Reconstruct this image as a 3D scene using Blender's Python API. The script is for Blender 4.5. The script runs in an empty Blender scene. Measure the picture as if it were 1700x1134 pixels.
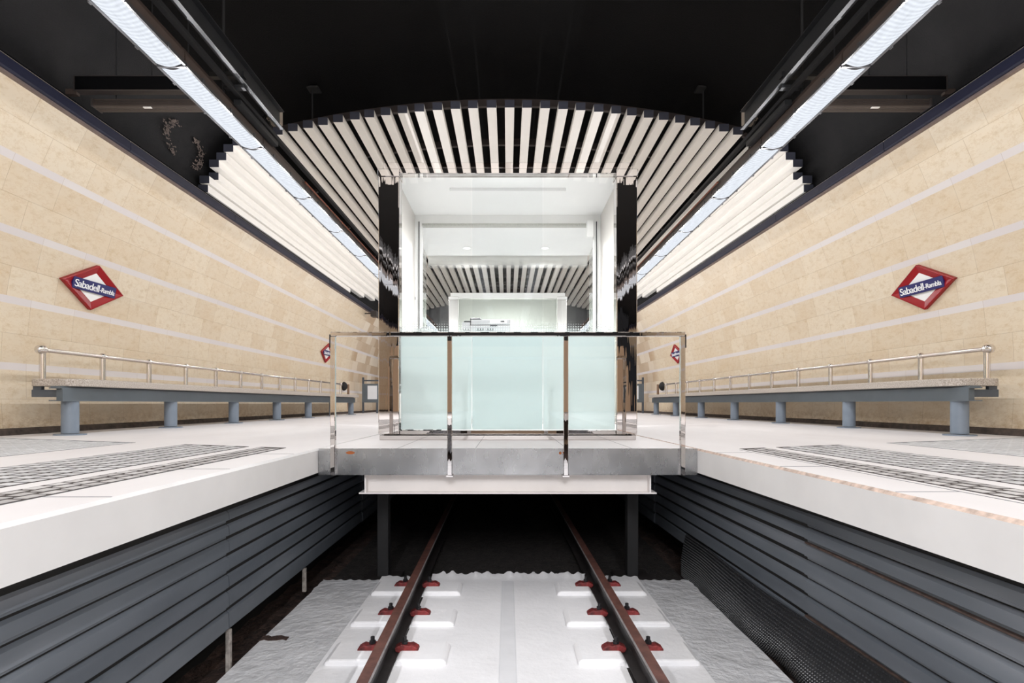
import bpy, bmesh, math, random
from mathutils import Matrix, Vector
random.seed(7)
C = bpy.context.scene.collection
PI = math.pi
ZC = 0.345            # eye height above the platform
PHI = 0.025           # the right-hand platform runs slightly askew to the track
PIV = Vector((4.9, 6.0, 0))

# ------------------------------------------------------------------ materials
def lin(r, g, b):
    f = lambda c: (c/255/12.92) if c/255 <= .04045 else ((c/255+.055)/1.055)**2.4
    return (f(r), f(g), f(b), 1)

class NT:
    def __init__(s, name):
        s.m = bpy.data.materials.new(name); s.m.use_nodes = True
        s.t = s.m.node_tree; s.t.nodes.clear()
        s.out = s.t.nodes.new('ShaderNodeOutputMaterial')
    def n(s, typ, **kw):
        nd = s.t.nodes.new('ShaderNode'+typ)
        for k, v in kw.items():
            if k.startswith('i_'): nd.inputs[k[2:].replace('_', ' ')].default_value = v
            else: setattr(nd, k, v)
        return nd
    def l(s, a, b): s.t.links.new(a, b)
    def math(s, op, a, b=None, c=None, clamp=False):
        nd = s.n('Math', operation=op); nd.use_clamp = clamp
        for i, v in enumerate((a, b, c)):
            if v is None: continue
            if isinstance(v, (int, float)): nd.inputs[i].default_value = v
            else: s.l(v, nd.inputs[i])
        return nd.outputs[0]
    def mix(s, fac, a, b, blend='MIX'):
        nd = s.n('Mix', data_type='RGBA', blend_type=blend)
        for sock, v in ((nd.inputs[0], fac), (nd.inputs[6], a), (nd.inputs[7], b)):
            if isinstance(v, (int, float)): sock.default_value = v
            elif isinstance(v, tuple): sock.default_value = v
            else: s.l(v, sock)
        return nd.outputs[2]
    def ramp(s, fac, stops):
        nd = s.n('ValToRGB'); cr = nd.color_ramp
        while len(cr.elements) < len(stops): cr.elements.new(.5)
        for e, (p, c) in zip(cr.elements, stops):
            e.position = p; e.color = c if isinstance(c, tuple) else (c, c, c, 1)
        s.l(fac, nd.inputs[0]); return nd.outputs[0]
    def coord(s, kind='Object', scale=(1, 1, 1)):
        tc = s.n('TexCoord'); mp = s.n('Mapping'); mp.inputs['Scale'].default_value = scale
        s.l(tc.outputs[kind], mp.inputs[0]); return mp.outputs[0]
    def noise(s, vec, scale, detail=4, rough=.55):
        nd = s.n('TexNoise'); nd.inputs['Scale'].default_value = scale
        nd.inputs['Detail'].default_value = detail; nd.inputs['Roughness'].default_value = rough
        s.l(vec, nd.inputs['Vector']); return nd.outputs['Fac']
    def bump(s, h, strength=.2, dist=.01):
        nd = s.n('Bump'); nd.inputs['Strength'].default_value = strength; nd.inputs['Distance'].default_value = dist
        s.l(h, nd.inputs['Height']); return nd.outputs[0]
    def bsdf(s, col, rough=.5, metal=0., normal=None, **kw):
        b = s.n('BsdfPrincipled')
        for k, v in (('Base Color', col), ('Roughness', rough), ('Metallic', metal)):
            if isinstance(v, (int, float, tuple)): b.inputs[k].default_value = v
            else: s.l(v, b.inputs[k])
        if normal is not None: s.l(normal, b.inputs['Normal'])
        for k, v in kw.items(): b.inputs[k.replace('_', ' ')].default_value = v
        return b
    def done(s, b):
        s.l(b.outputs[0], s.out.inputs[0]); return s.m

def plain(name, col, rough=.5, metal=0., var=.12, nscale=6, bstr=.1, bscale=60, bdist=.004, scale=(1, 1, 1), **kw):
    t = NT(name); v = t.coord('Object', scale)
    n = t.noise(v, nscale)
    d = tuple(c*(1-var) for c in col[:3])+(1,)
    u = tuple(min(1, c*(1+var)) for c in col[:3])+(1,)
    c = t.ramp(n, [(.3, d), (.7, u)])
    nr = t.bump(t.noise(v, bscale, 3), bstr, bdist) if bstr else None
    return t.done(t.bsdf(c, rough, metal, nr, **kw))

def mat_wall():
    t = NT('beige stone cladding')
    uv = t.n('UVMap').outputs[0]
    sep = t.n('SeparateXYZ'); t.l(uv, sep.inputs[0])
    u, v = sep.outputs[0], sep.outputs[1]
    mp = t.n('Mapping'); mp.inputs['Location'].default_value = (0, -.755+.36*4, 0); t.l(uv, mp.inputs[0])
    def brick(c1, c2, mortar, size=.0022):
        b = t.n('TexBrick'); b.offset = .5; b.inputs['Scale'].default_value = 1
        b.inputs['Brick Width'].default_value = .62; b.inputs['Row Height'].default_value = .36
        b.inputs['Mortar Size'].default_value = size; b.inputs['Mortar Smooth'].default_value = .1
        b.inputs['Color1'].default_value = c1; b.inputs['Color2'].default_value = c2; b.inputs['Mortar'].default_value = mortar
        t.l(mp.outputs[0], b.inputs['Vector']); return b
    b = brick(lin(223, 209, 186), lin(212, 193, 165), lin(172, 151, 121))
    p3 = t.n('Mapping'); p3.inputs['Scale'].default_value = (1, 1.6, 1); t.l(uv, p3.inputs[0])
    n1 = t.noise(p3.outputs[0], 2.2, 6, .65)
    col = t.mix(t.ramp(n1, [(.35, 0.), (.75, .75)]), b.outputs['Color'], lin(219, 207, 187))
    n2 = t.noise(p3.outputs[0], 7, 8, .7)
    col = t.mix(t.ramp(n2, [(.52, 0.), (.7, .6)]), col, lin(193, 169, 131))
    # the odd brown vein
    n4 = t.noise(p3.outputs[0], 3.3, 8, .75)
    vein = t.ramp(n4, [(.485, 0.), (.5, .38), (.515, 0.)])
    col = t.mix(vein, col, lin(190, 158, 112))
    # far bays of mismatched replacement stones
    b2 = brick(lin(226, 214, 196), lin(172, 142, 110), lin(150, 124, 96))
    far = t.math('MULTIPLY', t.ramp(t.math('MULTIPLY', u, 1/40), [(.46, 0.), (.475, 1.)]), .75)
    col = t.mix(far, col, b2.outputs['Color'])
    # grime just above the floor
    gr = t.math('MULTIPLY', t.ramp(v, [(.05, 1.), (.3, 0.)]), t.ramp(t.noise(p3.outputs[0], 9, 6, .7), [(.4, 0.), (.7, .9)]))
    col = t.mix(gr, col, lin(150, 116, 76))
    # narrow white marble courses every second row
    fr = t.math('FRACT', t.math('ADD', t.math('DIVIDE', t.math('SUBTRACT', v, .755), .72), 4.056))
    st = t.math('LESS_THAN', fr, .112)
    sb = t.n('TexBrick'); sb.offset = 0; sb.inputs['Scale'].default_value = 1
    sb.inputs['Brick Width'].default_value = .62; sb.inputs['Row Height'].default_value = 5
    sb.inputs['Mortar Size'].default_value = .0022
    sb.inputs['Color1'].default_value = lin(219, 213, 210); sb.inputs['Color2'].default_value = lin(213, 206, 205); sb.inputs['Mortar'].default_value = lin(196, 184, 172)
    t.l(uv, sb.inputs['Vector'])
    col = t.mix(st, col, sb.outputs['Color'])
    nb = t.bump(t.noise(p3.outputs[0], 30, 4), .08, .004)
    return t.done(t.bsdf(col, .45, 0, nb, Specular_IOR_Level=.3))

def mat_steel(name, base=(.66, .63, .6, 1), rough=.14, smear=(6, 6, .6), amt=.35, dirty=0.):
    t = NT(name); v = t.coord('Object', smear)
    n = t.noise(v, 5, 5)
    r = t.math('MULTIPLY_ADD', n, .08, rough-.04) if rough else 0.0
    nb = t.bump(t.noise(v, 3.0, 2), amt, .012)
    col = base
    if dirty:
        v2 = t.coord('Object')
        d = t.ramp(t.noise(v2, 3.2, 2.5, .5), [(.3, 0.), (.75, 1.)])
        col = t.mix(t.math('MULTIPLY', d, dirty), base, tuple(c*.55 for c in base[:3])+(1,))
        sc = t.ramp(t.noise(t.coord('Object', (1, 1, 2.5)), 60, 3, .8), [(.66, 0.), (.7, .5)])
        col = t.mix(sc, col, (.8, .8, .8, 1))
    return t.done(t.bsdf(col, r, 1., nb))

def mat_glass(name, tint, refl=1.0):
    t = NT(name)
    tr = t.n('BsdfTransparent'); tr.inputs[0].default_value = tint
    gl = t.n('BsdfGlossy'); gl.inputs['Color'].default_value = (1, 1, 1, 1); gl.inputs['Roughness'].default_value = 0
    fr = t.n('Fresnel'); fr.inputs['IOR'].default_value = 1.42
    mx = t.n('MixShader'); t.l(t.math('MULTIPLY', fr.outputs[0], refl), mx.inputs[0])
    t.l(tr.outputs[0], mx.inputs[1]); t.l(gl.outputs[0], mx.inputs[2])
    return t.done(mx)

def mat_film(name, col, z0, z1, up=True, dots=False):
    """printed frosting on glass: solid on one side of z0, fading to clear at z1"""
    t = NT(name); v = t.coord('Object'); sep = t.n('SeparateXYZ'); t.l(v, sep.inputs[0])
    k = t.math('DIVIDE', t.math('SUBTRACT', sep.outputs[2], z0), z1-z0, clamp=True)
    a = t.math('SUBTRACT', 1, k)
    if dots:
        dx = t.math('ABSOLUTE', t.math('SUBTRACT', t.math('FRACT', t.math('MULTIPLY', sep.outputs[0], 42)), .5))
        dz = t.math('ABSOLUTE', t.math('SUBTRACT', t.math('FRACT', t.math('MULTIPLY', sep.outputs[2], 42)), .5))
        r = t.math('MAXIMUM', dx, dz)
        dot = t.math('LESS_THAN', r, t.math('MULTIPLY', a, .52))
        solid = t.math('LESS_THAN', sep.outputs[2], z0)
        a = t.math('MAXIMUM', solid, t.math('MULTIPLY', dot, .55))
    df = t.n('BsdfDiffuse'); df.inputs[0].default_value = col
    tl = t.n('BsdfTranslucent'); tl.inputs[0].default_value = col
    m1 = t.n('MixShader'); m1.inputs[0].default_value = .42; t.l(df.outputs[0], m1.inputs[1]); t.l(tl.outputs[0], m1.inputs[2])
    tr = t.n('BsdfTransparent')
    m2 = t.n('MixShader'); t.l(a, m2.inputs[0]); t.l(tr.outputs[0], m2.inputs[1]); t.l(m1.outputs[0], m2.inputs[2])
    return t.done(m2)

def mat_lens():
    t = NT('prismatic lamp diffuser'); v = t.coord('Object')
    w = t.n('TexWave'); w.bands_direction = 'Y'; w.inputs['Scale'].default_value = 7; w.inputs['Distortion'].default_value = 1.2
    t.l(v, w.inputs[0])
    n = t.noise(t.coord('Object', (3, 1, 1)), 12, 3)
    s = t.math('MULTIPLY_ADD', w.outputs['Fac'], .16, t.math('MULTIPLY_ADD', n, .3, LENS_E-.25))
    e = t.n('Emission'); e.inputs[0].default_value = (.87, .92, 1, 1); t.l(s, e.inputs[1])
    g = t.n('BsdfGlossy'); g.inputs['Roughness'].default_value = .25
    mx = t.n('AddShader'); df = t.n('BsdfDiffuse'); df.inputs[0].default_value = (0, 0, 0, 1)
    t.l(e.outputs[0], mx.inputs[0]); t.l(df.outputs[0], mx.inputs[1])
    return t.done(mx)

def mat_setts(name, base, jt=.25):
    t = NT(name)
    at = t.n('Attribute'); at.attribute_name = 'tone'
    v = t.coord('Object')
    c = t.ramp(at.outputs['Fac'], [(0, tuple(x*(1-jt) for x in base[:3])+(1,)), (1, tuple(min(1, x*(1+jt)) for x in base[:3])+(1,))])
    c = t.mix(t.ramp(t.noise(v, 25, 5), [(.5, 0.), (.8, .3)]), c, lin(130, 112, 100))
    return t.done(t.bsdf(c, .6, 0, t.bump(t.noise(v, 90, 3), .3, .004)))

LENS_E = .86
M = {}
M['wall'] = mat_wall()
def mat_floor():
    t = NT('white painted platform'); v = t.coord('Object')
    c = t.ramp(t.noise(t.coord('Object', (1, .35, 1)), 1.6, 6, .6), [(.3, lin(211, 208, 209)), (.7, lin(220, 218, 219))])
    c = t.mix(t.ramp(t.noise(v, 5, 8, .7), [(.6, 0.), (.8, .3)]), c, lin(212, 198, 192))
    return t.done(t.bsdf(c, .55, 0, t.bump(t.noise(v, 40, 3), .06, .004), Specular_IOR_Level=.3))
M['floor'] = mat_floor()
M['fascia'] = plain('white painted concrete edge', lin(226, 226, 227), .5, var=.04, nscale=3, bstr=.12, bscale=18)
M['chip'] = plain('worn concrete nosing', lin(200, 180, 168), .8, var=.35, nscale=24, bstr=.4, bscale=50)
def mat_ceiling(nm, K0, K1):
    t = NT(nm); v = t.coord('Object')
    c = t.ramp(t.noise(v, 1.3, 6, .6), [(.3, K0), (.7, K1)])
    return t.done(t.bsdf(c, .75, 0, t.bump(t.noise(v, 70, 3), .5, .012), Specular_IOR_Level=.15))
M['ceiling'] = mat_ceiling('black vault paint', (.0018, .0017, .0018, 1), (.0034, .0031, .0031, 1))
M['lit_shoulder'] = mat_ceiling('vault paint with lit shoulder tone', (.015, .015, .016, 1), (.025, .024, .0245, 1))  # same vault, lightened: lamp light on the shoulders put into the colour
M['trim'] = plain('blue black enamel', lin(36, 38, 56), .4, var=.1, bstr=.03, Specular_IOR_Level=.3)
M['lip'] = plain('brownish steel lip', lin(120, 105, 100), .5, var=.15)
M['base'] = plain('grimy dark skirting', lin(72, 62, 56), .8, var=.5, nscale=14, bstr=.5, bscale=40)
M['deckfloor'] = M['floor']
M['steel'] = mat_steel('polished stainless steel', (.62, .585, .565, 1), 0, (6, 6, .4), .03)
M['steelclean'] = mat_steel('clean polished stainless beam', (.66, .63, .61, 1), 0, (2, 2, 2), .006)
M['steelworn'] = mat_steel('worn pale stainless', (.75, .74, .72, 1), .3, (6, 6, 1), .03)
M['tube'] = mat_steel('bright stainless tube', (.74, .7, .67, 1), .16, (5, 1, 5), .05)
M['steelflat'] = mat_steel('mottled stainless fascia', (.52, .53, .54, 1), .27, (3, 3, 1.2), .02, dirty=.85)
M['beamwhite'] = plain('white painted steel', lin(228, 224, 222), .45, var=.04, nscale=4, bstr=.05)
M['slat'] = plain('cream painted slat', lin(246, 243, 237), .5, var=.02, nscale=2, bstr=.02)
M['slatcap'] = plain('slate blue end cap', lin(66, 68, 80), .5, var=.06)
M['cross'] = plain('grey brown carrier bar', lin(54, 45, 42), .55, var=.15)
M['bench'] = plain('blue grey painted steel', lin(92, 101, 108), .42, var=.07, nscale=4, bstr=.06, bscale=30)
M['benchdark'] = plain('dark grey painted steel', lin(74, 80, 88), .45, var=.1)
M['leg'] = plain('light blue grey painted steel', lin(122, 133, 146), .42, var=.06)
def mat_terrazzo():
    t = NT('speckled granite seat'); v = t.coord('Object')
    n = t.n('TexVoronoi'); n.inputs['Scale'].default_value = 120; t.l(v, n.inputs[0])
    c = t.ramp(t.noise(v, 95, 4, .8), [(.35, lin(112, 100, 90)), (.5, lin(178, 168, 158)), (.66, lin(214, 208, 202))])
    return t.done(t.bsdf(c, .6, 0, t.bump(t.noise(v, 120, 3), .25, .003)))
M['granite'] = mat_terrazzo()
M['setts_dark'] = mat_setts('rough dark cobbles', lin(176, 174, 174), .22)
M['setts_mid'] = mat_setts('grey stone setts', lin(188, 189, 191), .14)
M['setts_light'] = mat_setts('pale grey setts', lin(198, 200, 203), .07)
M['grout'] = plain('dark paving joint', lin(58, 52, 50), .9, var=.3, nscale=20)
M['grout2'] = plain('grey paving joint', lin(126, 128, 131), .9, var=.2, nscale=20)
def mat_boards():
    t = NT('slate grey painted boards'); v = t.coord('Object', (1, .3, 2))
    c = t.ramp(t.noise(v, 1.6, 3, .5), [(.3, lin(88, 95, 104)), (.52, lin(110, 117, 126)), (.72, lin(150, 156, 165))])  # paler patches paint a soft sheen into the board colour
    c = t.mix(t.ramp(t.noise(t.coord('Object'), 26, 6, .8), [(.7, 0.), (.76, .45)]), c, lin(150, 146, 142))
    r = t.ramp(t.noise(t.coord('Object'), 3, 4), [(.3, .28), (.7, .46)])
    return t.done(t.bsdf(c, r, 0, t.bump(t.noise(t.coord('Object'), 9, 5, .6), .1, .012), Specular_IOR_Level=.6))
M['boards'] = mat_boards()
M['stub'] = plain('chipped pale paint on steel', lin(150, 144, 138), .7, var=.5, nscale=25)
M['black'] = plain('matt black', (.006, .006, .006, 1), .7, var=.1)
M['rust_line'] = plain('rusty seam strip', lin(86, 70, 64), .8, var=.5, nscale=30)
M['earth'] = plain('dark brown earth', lin(62, 46, 40), .95, var=.6, nscale=9, bstr=1, bscale=25, bdist=.05)
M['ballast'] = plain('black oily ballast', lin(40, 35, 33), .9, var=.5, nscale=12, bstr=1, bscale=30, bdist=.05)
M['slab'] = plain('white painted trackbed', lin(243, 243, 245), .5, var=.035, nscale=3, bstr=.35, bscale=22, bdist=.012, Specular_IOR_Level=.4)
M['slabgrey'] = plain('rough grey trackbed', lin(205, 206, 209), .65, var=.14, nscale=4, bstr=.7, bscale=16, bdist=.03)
M['groove'] = plain('grey painted channel', lin(229, 230, 233), .5, var=.04)
M['rust'] = plain('rusty brown rail head', lin(96, 62, 54), .55, var=.35, nscale=14, bstr=.25, bscale=50)
M['raildark'] = plain('black greasy rail web', lin(38, 34, 34), .55, var=.4, nscale=8, bstr=.2)
M['railedge'] = plain('worn bright rail edge', lin(150, 146, 146), .4, var=.3, nscale=18)
M['clamp'] = plain('chipped red clamp', lin(112, 36, 36), .6, var=.8, nscale=22, bstr=.6, bscale=40, bdist=.01)
M['bolt'] = plain('black bolt', lin(34, 32, 34), .5, var=.3)
M['membrane'] = plain('black plastic membrane', lin(44, 45, 48), .35, var=.15, nscale=5, bstr=.0)
M['housing'] = plain('brown lamp housing', lin(74, 62, 56), .5, var=.15)
M['lampframe'] = plain('grey lamp frame', lin(62, 62, 64), .4, var=.03)
M['channel'] = plain('dark steel channel', lin(28, 29, 32), .5, var=.25, nscale=5)
M['zinc'] = plain('galvanised junction box', lin(150, 138, 124), .45, var=.15)
M['cableblack'] = plain('black cable', lin(22, 22, 24), .7, var=.1)
M['cableorange'] = plain('orange brown pipe', lin(128, 64, 36), .5, var=.2)
M['dispblack'] = plain('black display face', (.003, .003, .0035, 1), .25, var=.1, bstr=0)
M['dispframe'] = plain('dark display frame', lin(58, 52, 50), .5, var=.1)
M['ribbed'] = plain('brown grey ribbed metal', lin(66, 58, 54), .5, var=.1)
M['plate'] = plain('white maker plate', lin(228, 226, 222), .4, var=.03)
M['red'] = plain('glossy red enamel', lin(148, 10, 20), .3, var=.05, bstr=.02, Specular_IOR_Level=.25)
M['signwhite'] = plain('white enamel', lin(238, 238, 236), .35, var=.01)
M['signblue'] = plain('navy enamel', lin(32, 32, 96), .35, var=.03, bstr=0)
M['letter'] = plain('white lettering', lin(245, 245, 245), .4, var=.01, bstr=0)
M['white'] = plain('white interior paint', lin(238, 238, 238), .5, var=.015, bstr=.02)
M['cabwhite'] = plain('white partition panel', lin(236, 236, 235), .4, var=.015, bstr=.02)
M['panelwhite'] = plain('off white laminate', lin(206, 202, 198), .4, var=.015, bstr=.02)
M['printer'] = plain('pale grey plastic', lin(158, 159, 161), .4, var=.03, bstr=.02)
M['printerdark'] = plain('dark grey plastic', lin(66, 68, 70), .4, var=.06)
M['mesh'] = plain('speckled grey mesh fabric', lin(168, 172, 172), .8, var=.5, nscale=60, bstr=.6, bscale=90)
M['glass'] = mat_glass('clear glass', (.975, .985, .983, 1), 1.0)
M['glassmid'] = mat_glass('clear glass, bluish', (.962, .976, .976, 1), 1.15)
M['film'] = mat_film('aqua frosted film', lin(232, 240, 240), 1.0, 1.15, dots=True)
M['filmmid'] = mat_film('bluish aqua frosted film', lin(231, 240, 240), 1.0, 1.15, dots=True)
M['filmtop'] = mat_film('white fading film', lin(244, 244, 242), 2.47, 2.30)
M['filmfull'] = mat_film('white opaque film', lin(240, 241, 238), 9, 10)
M['poster'] = plain('white poster', lin(226, 230, 236), .4, var=.03)
M['brownstrip'] = plain('brown wood strip', lin(128, 100, 78), .6, var=.25)
M['endwall'] = plain('grey end panels', lin(96, 98, 102), .6, var=.2, nscale=2)
def emit(name, col, s):
    t = NT(name); e = t.n('Emission'); e.inputs[0].default_value = col; e.inputs[1].default_value = s
    t.l(e.outputs[0], t.out.inputs[0]); return t.m
M['lens'] = mat_lens()
M['down'] = emit('lit downlight', (1, .98, .95, 1), 1.6)
M['rustspot'] = plain('orange rust stain', lin(150, 84, 40), .8, var=.3, nscale=30)

# ------------------------------------------------------------------ mesh helpers
class B:
    def __init__(s): s.bm = bmesh.new(); s.mi = 0
    def _geo(s, vs, mat): pass
    def box(s, x0, x1, y0, y1, z0, z1, bev=0., seg=1, mi=0):
        if x1 < x0: x0, x1 = x1, x0
        m = Matrix.Translation(((x0+x1)/2, (y0+y1)/2, (z0+z1)/2)) @ Matrix.Diagonal((x1-x0, y1-y0, z1-z0, 1))
        r = bmesh.ops.create_cube(s.bm, size=1, matrix=m)
        fs = {f for v in r['verts'] for f in v.link_faces}
        for f in fs: f.material_index = mi
        if bev:
            es = {e for v in r['verts'] for e in v.link_edges}
            rr = bmesh.ops.bevel(s.bm, geom=list(es), offset=bev, segments=seg, profile=.5, affect='EDGES')
            for f in rr['faces']: f.material_index = mi
        return s
    def poly_prism(s, pts, z0, z1, mi=0):
        """polygon in xy, extruded in z"""
        a = [s.bm.verts.new((x, y, z0)) for x, y in pts]; b = [s.bm.verts.new((x, y, z1)) for x, y in pts]
        fs = [s.bm.faces.new(a[::-1]), s.bm.faces.new(b)]
        n = len(pts)
        for i in range(n): fs.append(s.bm.faces.new((a[i], a[(i+1) % n], b[(i+1) % n], b[i])))
        for f in fs: f.material_index = mi
        return s
    def prof(s, pts, y0, y1, mi=0, closed=True):
        """polygon in xz, extruded along y"""
        a = [s.bm.verts.new((x, y0, z)) for x, z in pts]; b = [s.bm.verts.new((x, y1, z)) for x, z in pts]
        n = len(pts)
        mis = mi if isinstance(mi, (list, tuple)) else [mi]*n
        for i in range(n if closed else n-1):
            f = s.bm.faces.new((a[i], b[i], b[(i+1) % n], a[(i+1) % n])); f.material_index = mis[i]
        if closed:
            s.bm.faces.new(a); s.bm.faces.new(b[::-1])
        return s
    def cyl(s, p0, p1, r, n=16, r2=None, mi=0, caps=True):
        p0, p1 = Vector(p0), Vector(p1); d = p1-p0
        m = Matrix.Translation((p0+p1)/2) @ d.to_track_quat('Z', 'Y').to_matrix().to_4x4()
        rr = bmesh.ops.create_cone(s.bm, cap_ends=caps, segments=n, radius1=r, radius2=r if r2 is None else r2, depth=d.length, matrix=m)
        for f in {f for v in rr['verts'] for f in v.link_faces}: f.material_index = mi
        return s
    def sph(s, c, r, sc=(1, 1, 1), n=20):
        bmesh.ops.create_uvsphere(s.bm, u_segments=n, v_segments=n//2, radius=r, matrix=Matrix.Translation(c) @ Matrix.Diagonal((*sc, 1)))
        return s
    def tube(s, pts, r, n=8):
        pts = [Vector(p) for p in pts]; rings = []
        for i, p in enumerate(pts):
            d = (pts[min(i+1, len(pts)-1)]-pts[max(i-1, 0)]).normalized()
            q = d.to_track_quat('Z', 'Y')
            rings.append([s.bm.verts.new(p+q @ Vector((r*math.cos(2*PI*k/n), r*math.sin(2*PI*k/n), 0))) for k in range(n)])
        for a, b in zip(rings, rings[1:]):
            for k in range(n): s.bm.faces.new((a[k], a[(k+1) % n], b[(k+1) % n], b[k]))
        s.bm.faces.new(rings[0][::-1]); s.bm.faces.new(rings[-1])
        return s
    def grid(s, fn, nu, nv, mi=0):
        vs = [[s.bm.verts.new(fn(i/nu, j/nv)) for j in range(nv+1)] for i in range(nu+1)]
        for i in range(nu):
            for j in range(nv):
                f = s.bm.faces.new((vs[i][j], vs[i+1][j], vs[i+1][j+1], vs[i][j+1])); f.material_index = mi
        return s
    def done(s, name, mats, parent=None, smooth=False, xf=None, fix=True):
        bm = s.bm
        if fix: bmesh.ops.recalc_face_normals(bm, faces=bm.faces[:])
        if smooth:
            for f in bm.faces: f.smooth = True
            for e in bm.edges:
                if len(e.link_faces) == 2 and e.calc_face_angle(0) > .6: e.smooth = False
        if xf is not None: bm.transform(xf)
        me = bpy.data.meshes.new(name); bm.to_mesh(me); bm.free()
        for m in (mats if isinstance(mats, (list, tuple)) else [mats]): me.materials.append(m)
        o = bpy.data.objects.new(name, me); C.objects.link(o)
        if parent is not None: o.parent = parent
        return o

def tag(o, label=None, cat=None, group=None, kind=None):
    if label: o['label'] = label
    if cat: o['category'] = cat
    if group: o['group'] = group
    if kind: o['kind'] = kind
    return o
def thing(name, label, cat, loc=(0, 0, 0), group=None, mat=None):
    o = bpy.data.objects.new(name, None); C.objects.link(o); o.empty_display_size = .1
    if mat is not None: o.matrix_world = mat
    else: o.location = loc
    return tag(o, label, cat, group)
def struct(o, label, cat): return tag(o, label, cat, kind='structure')
def copy_tree(o, parent=None):
    c = o.copy(); C.objects.link(c)
    if parent is not None: c.parent = parent
    for ch in o.children: copy_tree(ch, c)
    return c
RIGHT = Matrix.Translation(PIV) @ Matrix.Rotation(PHI, 4, 'Z') @ Matrix.Translation(-PIV)
ID = Matrix.Identity(4)
def XF(sd): return RIGHT if sd > 0 else ID
SN = {-1: 'left', 1: 'right'}
Y0, Y1 = -14.0, 26.0

# ------------------------------------------------------------------ walls
R_W, XC_W, ZV = 6.0, -.55, .3+ZC
TH0, TH1 = math.asin((0-ZV)/R_W), math.asin((3.25+ZC-ZV)/R_W)
def wall_pt(th): return (XC_W+R_W*math.cos(th), ZV+R_W*math.sin(th))
def wall_x(z): return wall_pt(math.asin((z-ZV)/R_W))[0]
for sd in (-1, 1):
    bm = bmesh.new(); uvl = bm.loops.layers.uv.new('UVMap')
    N = 28; ys = [Y0, 6, Y1]
    for k in range(len(ys)-1):
        for i in range(N):
            a, b = TH0+(TH1-TH0)*i/N, TH0+(TH1-TH0)*(i+1)/N
            q = []
            for th, y in ((a, ys[k]), (a, ys[k+1]), (b, ys[k+1]), (b, ys[k])):
                x, z = wall_pt(th); q.append((Vector((sd*x, y, z)), (y, R_W*(th-TH0))))
            f = bm.faces.new([bm.verts.new(p) for p, _ in q]); f.smooth = True
            for lp, (_, uv) in zip(f.loops, q): lp[uvl].uv = uv
    bmesh.ops.remove_doubles(bm, verts=bm.verts[:], dist=1e-5)
    bm.transform(XF(sd))
    me = bpy.data.meshes.new('wall'); bm.to_mesh(me); bm.free(); me.materials.append(M['wall'])
    o = bpy.data.objects.new('wall_'+SN[sd], me); C.objects.link(o)
    struct(o, f'curved beige stone wall with thin white courses on the {SN[sd]}', 'wall')
    # trim at the head of the wall
    b = B(); xt = wall_x(3.14+ZC)
    y = Y0
    while y < Y1:
        ye = min(y+2.6, Y1)
        b.prof([(sd*(xt+.12), 3.13+ZC), (sd*(xt-.045), 3.13+ZC), (sd*(xt-.06), 3.145+ZC), (sd*(xt-.06), 3.25+ZC), (sd*(xt-.035), 3.275+ZC), (sd*(xt+.12), 3.275+ZC)], y, ye-.008)
        y = ye
    b.prof([(sd*(xt+.1), 3.105+ZC), (sd*(xt-.025), 3.105+ZC), (sd*(xt-.025), 3.13+ZC), (sd*(xt+.1), 3.13+ZC)], Y0, Y1, mi=1)
    struct(b.done('trim_1' if sd < 0 else 'trim_2', [M['trim'], M['lip']], xf=XF(sd)), f'blue-black trim along the top of the {SN[sd]} wall', 'trim')
    b = B(); x0 = wall_x(0.0)
    b.prof([(sd*(x0-.04), 0), (sd*(x0-.03), .055), (sd*(x0+.0), .075), (sd*(x0+.1), .075), (sd*(x0+.1), 0)], Y0, Y1)
    struct(b.done('baseboard_'+SN[sd], M['base'], xf=XF(sd)), f'grimy dark skirting at the foot of the {SN[sd]} wall', 'baseboard')

# ceiling vault
cp = [(4.66, 3.26), (4.86, 3.33), (4.9, 3.55), (4.8, 3.85), (4.62, 4.1), (4.3, 4.4), (3.7, 4.78), (3.0, 5.08), (2.2, 5.3), (1.2, 5.46), (0, 5.52)]
pts = [(-x, z+ZC) for x, z in cp]+[(x, z+ZC) for x, z in cp[-2::-1]]
def cfn(u, v):
    i = min(int(u*(len(pts)-1)), len(pts)-2); f = u*(len(pts)-1)-i
    x = pts[i][0]*(1-f)+pts[i+1][0]*f; z = pts[i][1]*(1-f)+pts[i+1][1]*f
    y = Y0+(Y1-Y0)*v
    return (x-(PHI*(y-6)*max(0, x)/4.9), y, z)
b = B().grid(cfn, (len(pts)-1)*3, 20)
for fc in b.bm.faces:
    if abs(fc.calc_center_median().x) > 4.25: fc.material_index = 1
struct(b.done('ceiling', [M['ceiling'], M['lit_shoulder']], smooth=True), 'black textured vaulted ceiling', 'ceiling')

# end walls
def endwall(name, y, lab, mt):
    b = B(); prof = [(-wall_pt(TH0+(TH1-TH0)*i/10)[0]-.05, wall_pt(TH0+(TH1-TH0)*i/10)[1]) for i in range(11)]
    pl = prof+pts+[(-x, z) for x, z in prof[::-1]]
    vs = [(x, z) for x, z in pl]
    b.prof([(-5.6, -1.9)]+vs+[(5.8, -1.9)], y, y+.1)
    struct(b.done(name, mt), lab, 'wall')
endwall('wall_far', Y1, 'grey panelled wall closing the far end of the station', M['endwall'])
def mat_near():
    t = NT('beige wall under dark panels'); v = t.coord('Object'); sep = t.n('SeparateXYZ'); t.l(v, sep.inputs[0])
    c = t.mix(t.math('GREATER_THAN', sep.outputs[2], 2.9), lin(206, 178, 150), lin(30, 30, 34))
    return t.done(t.bsdf(c, .6))
endwall('wall_near', Y0-.1, 'wall closing the station behind the viewer, beige below and dark above', mat_near())

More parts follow.
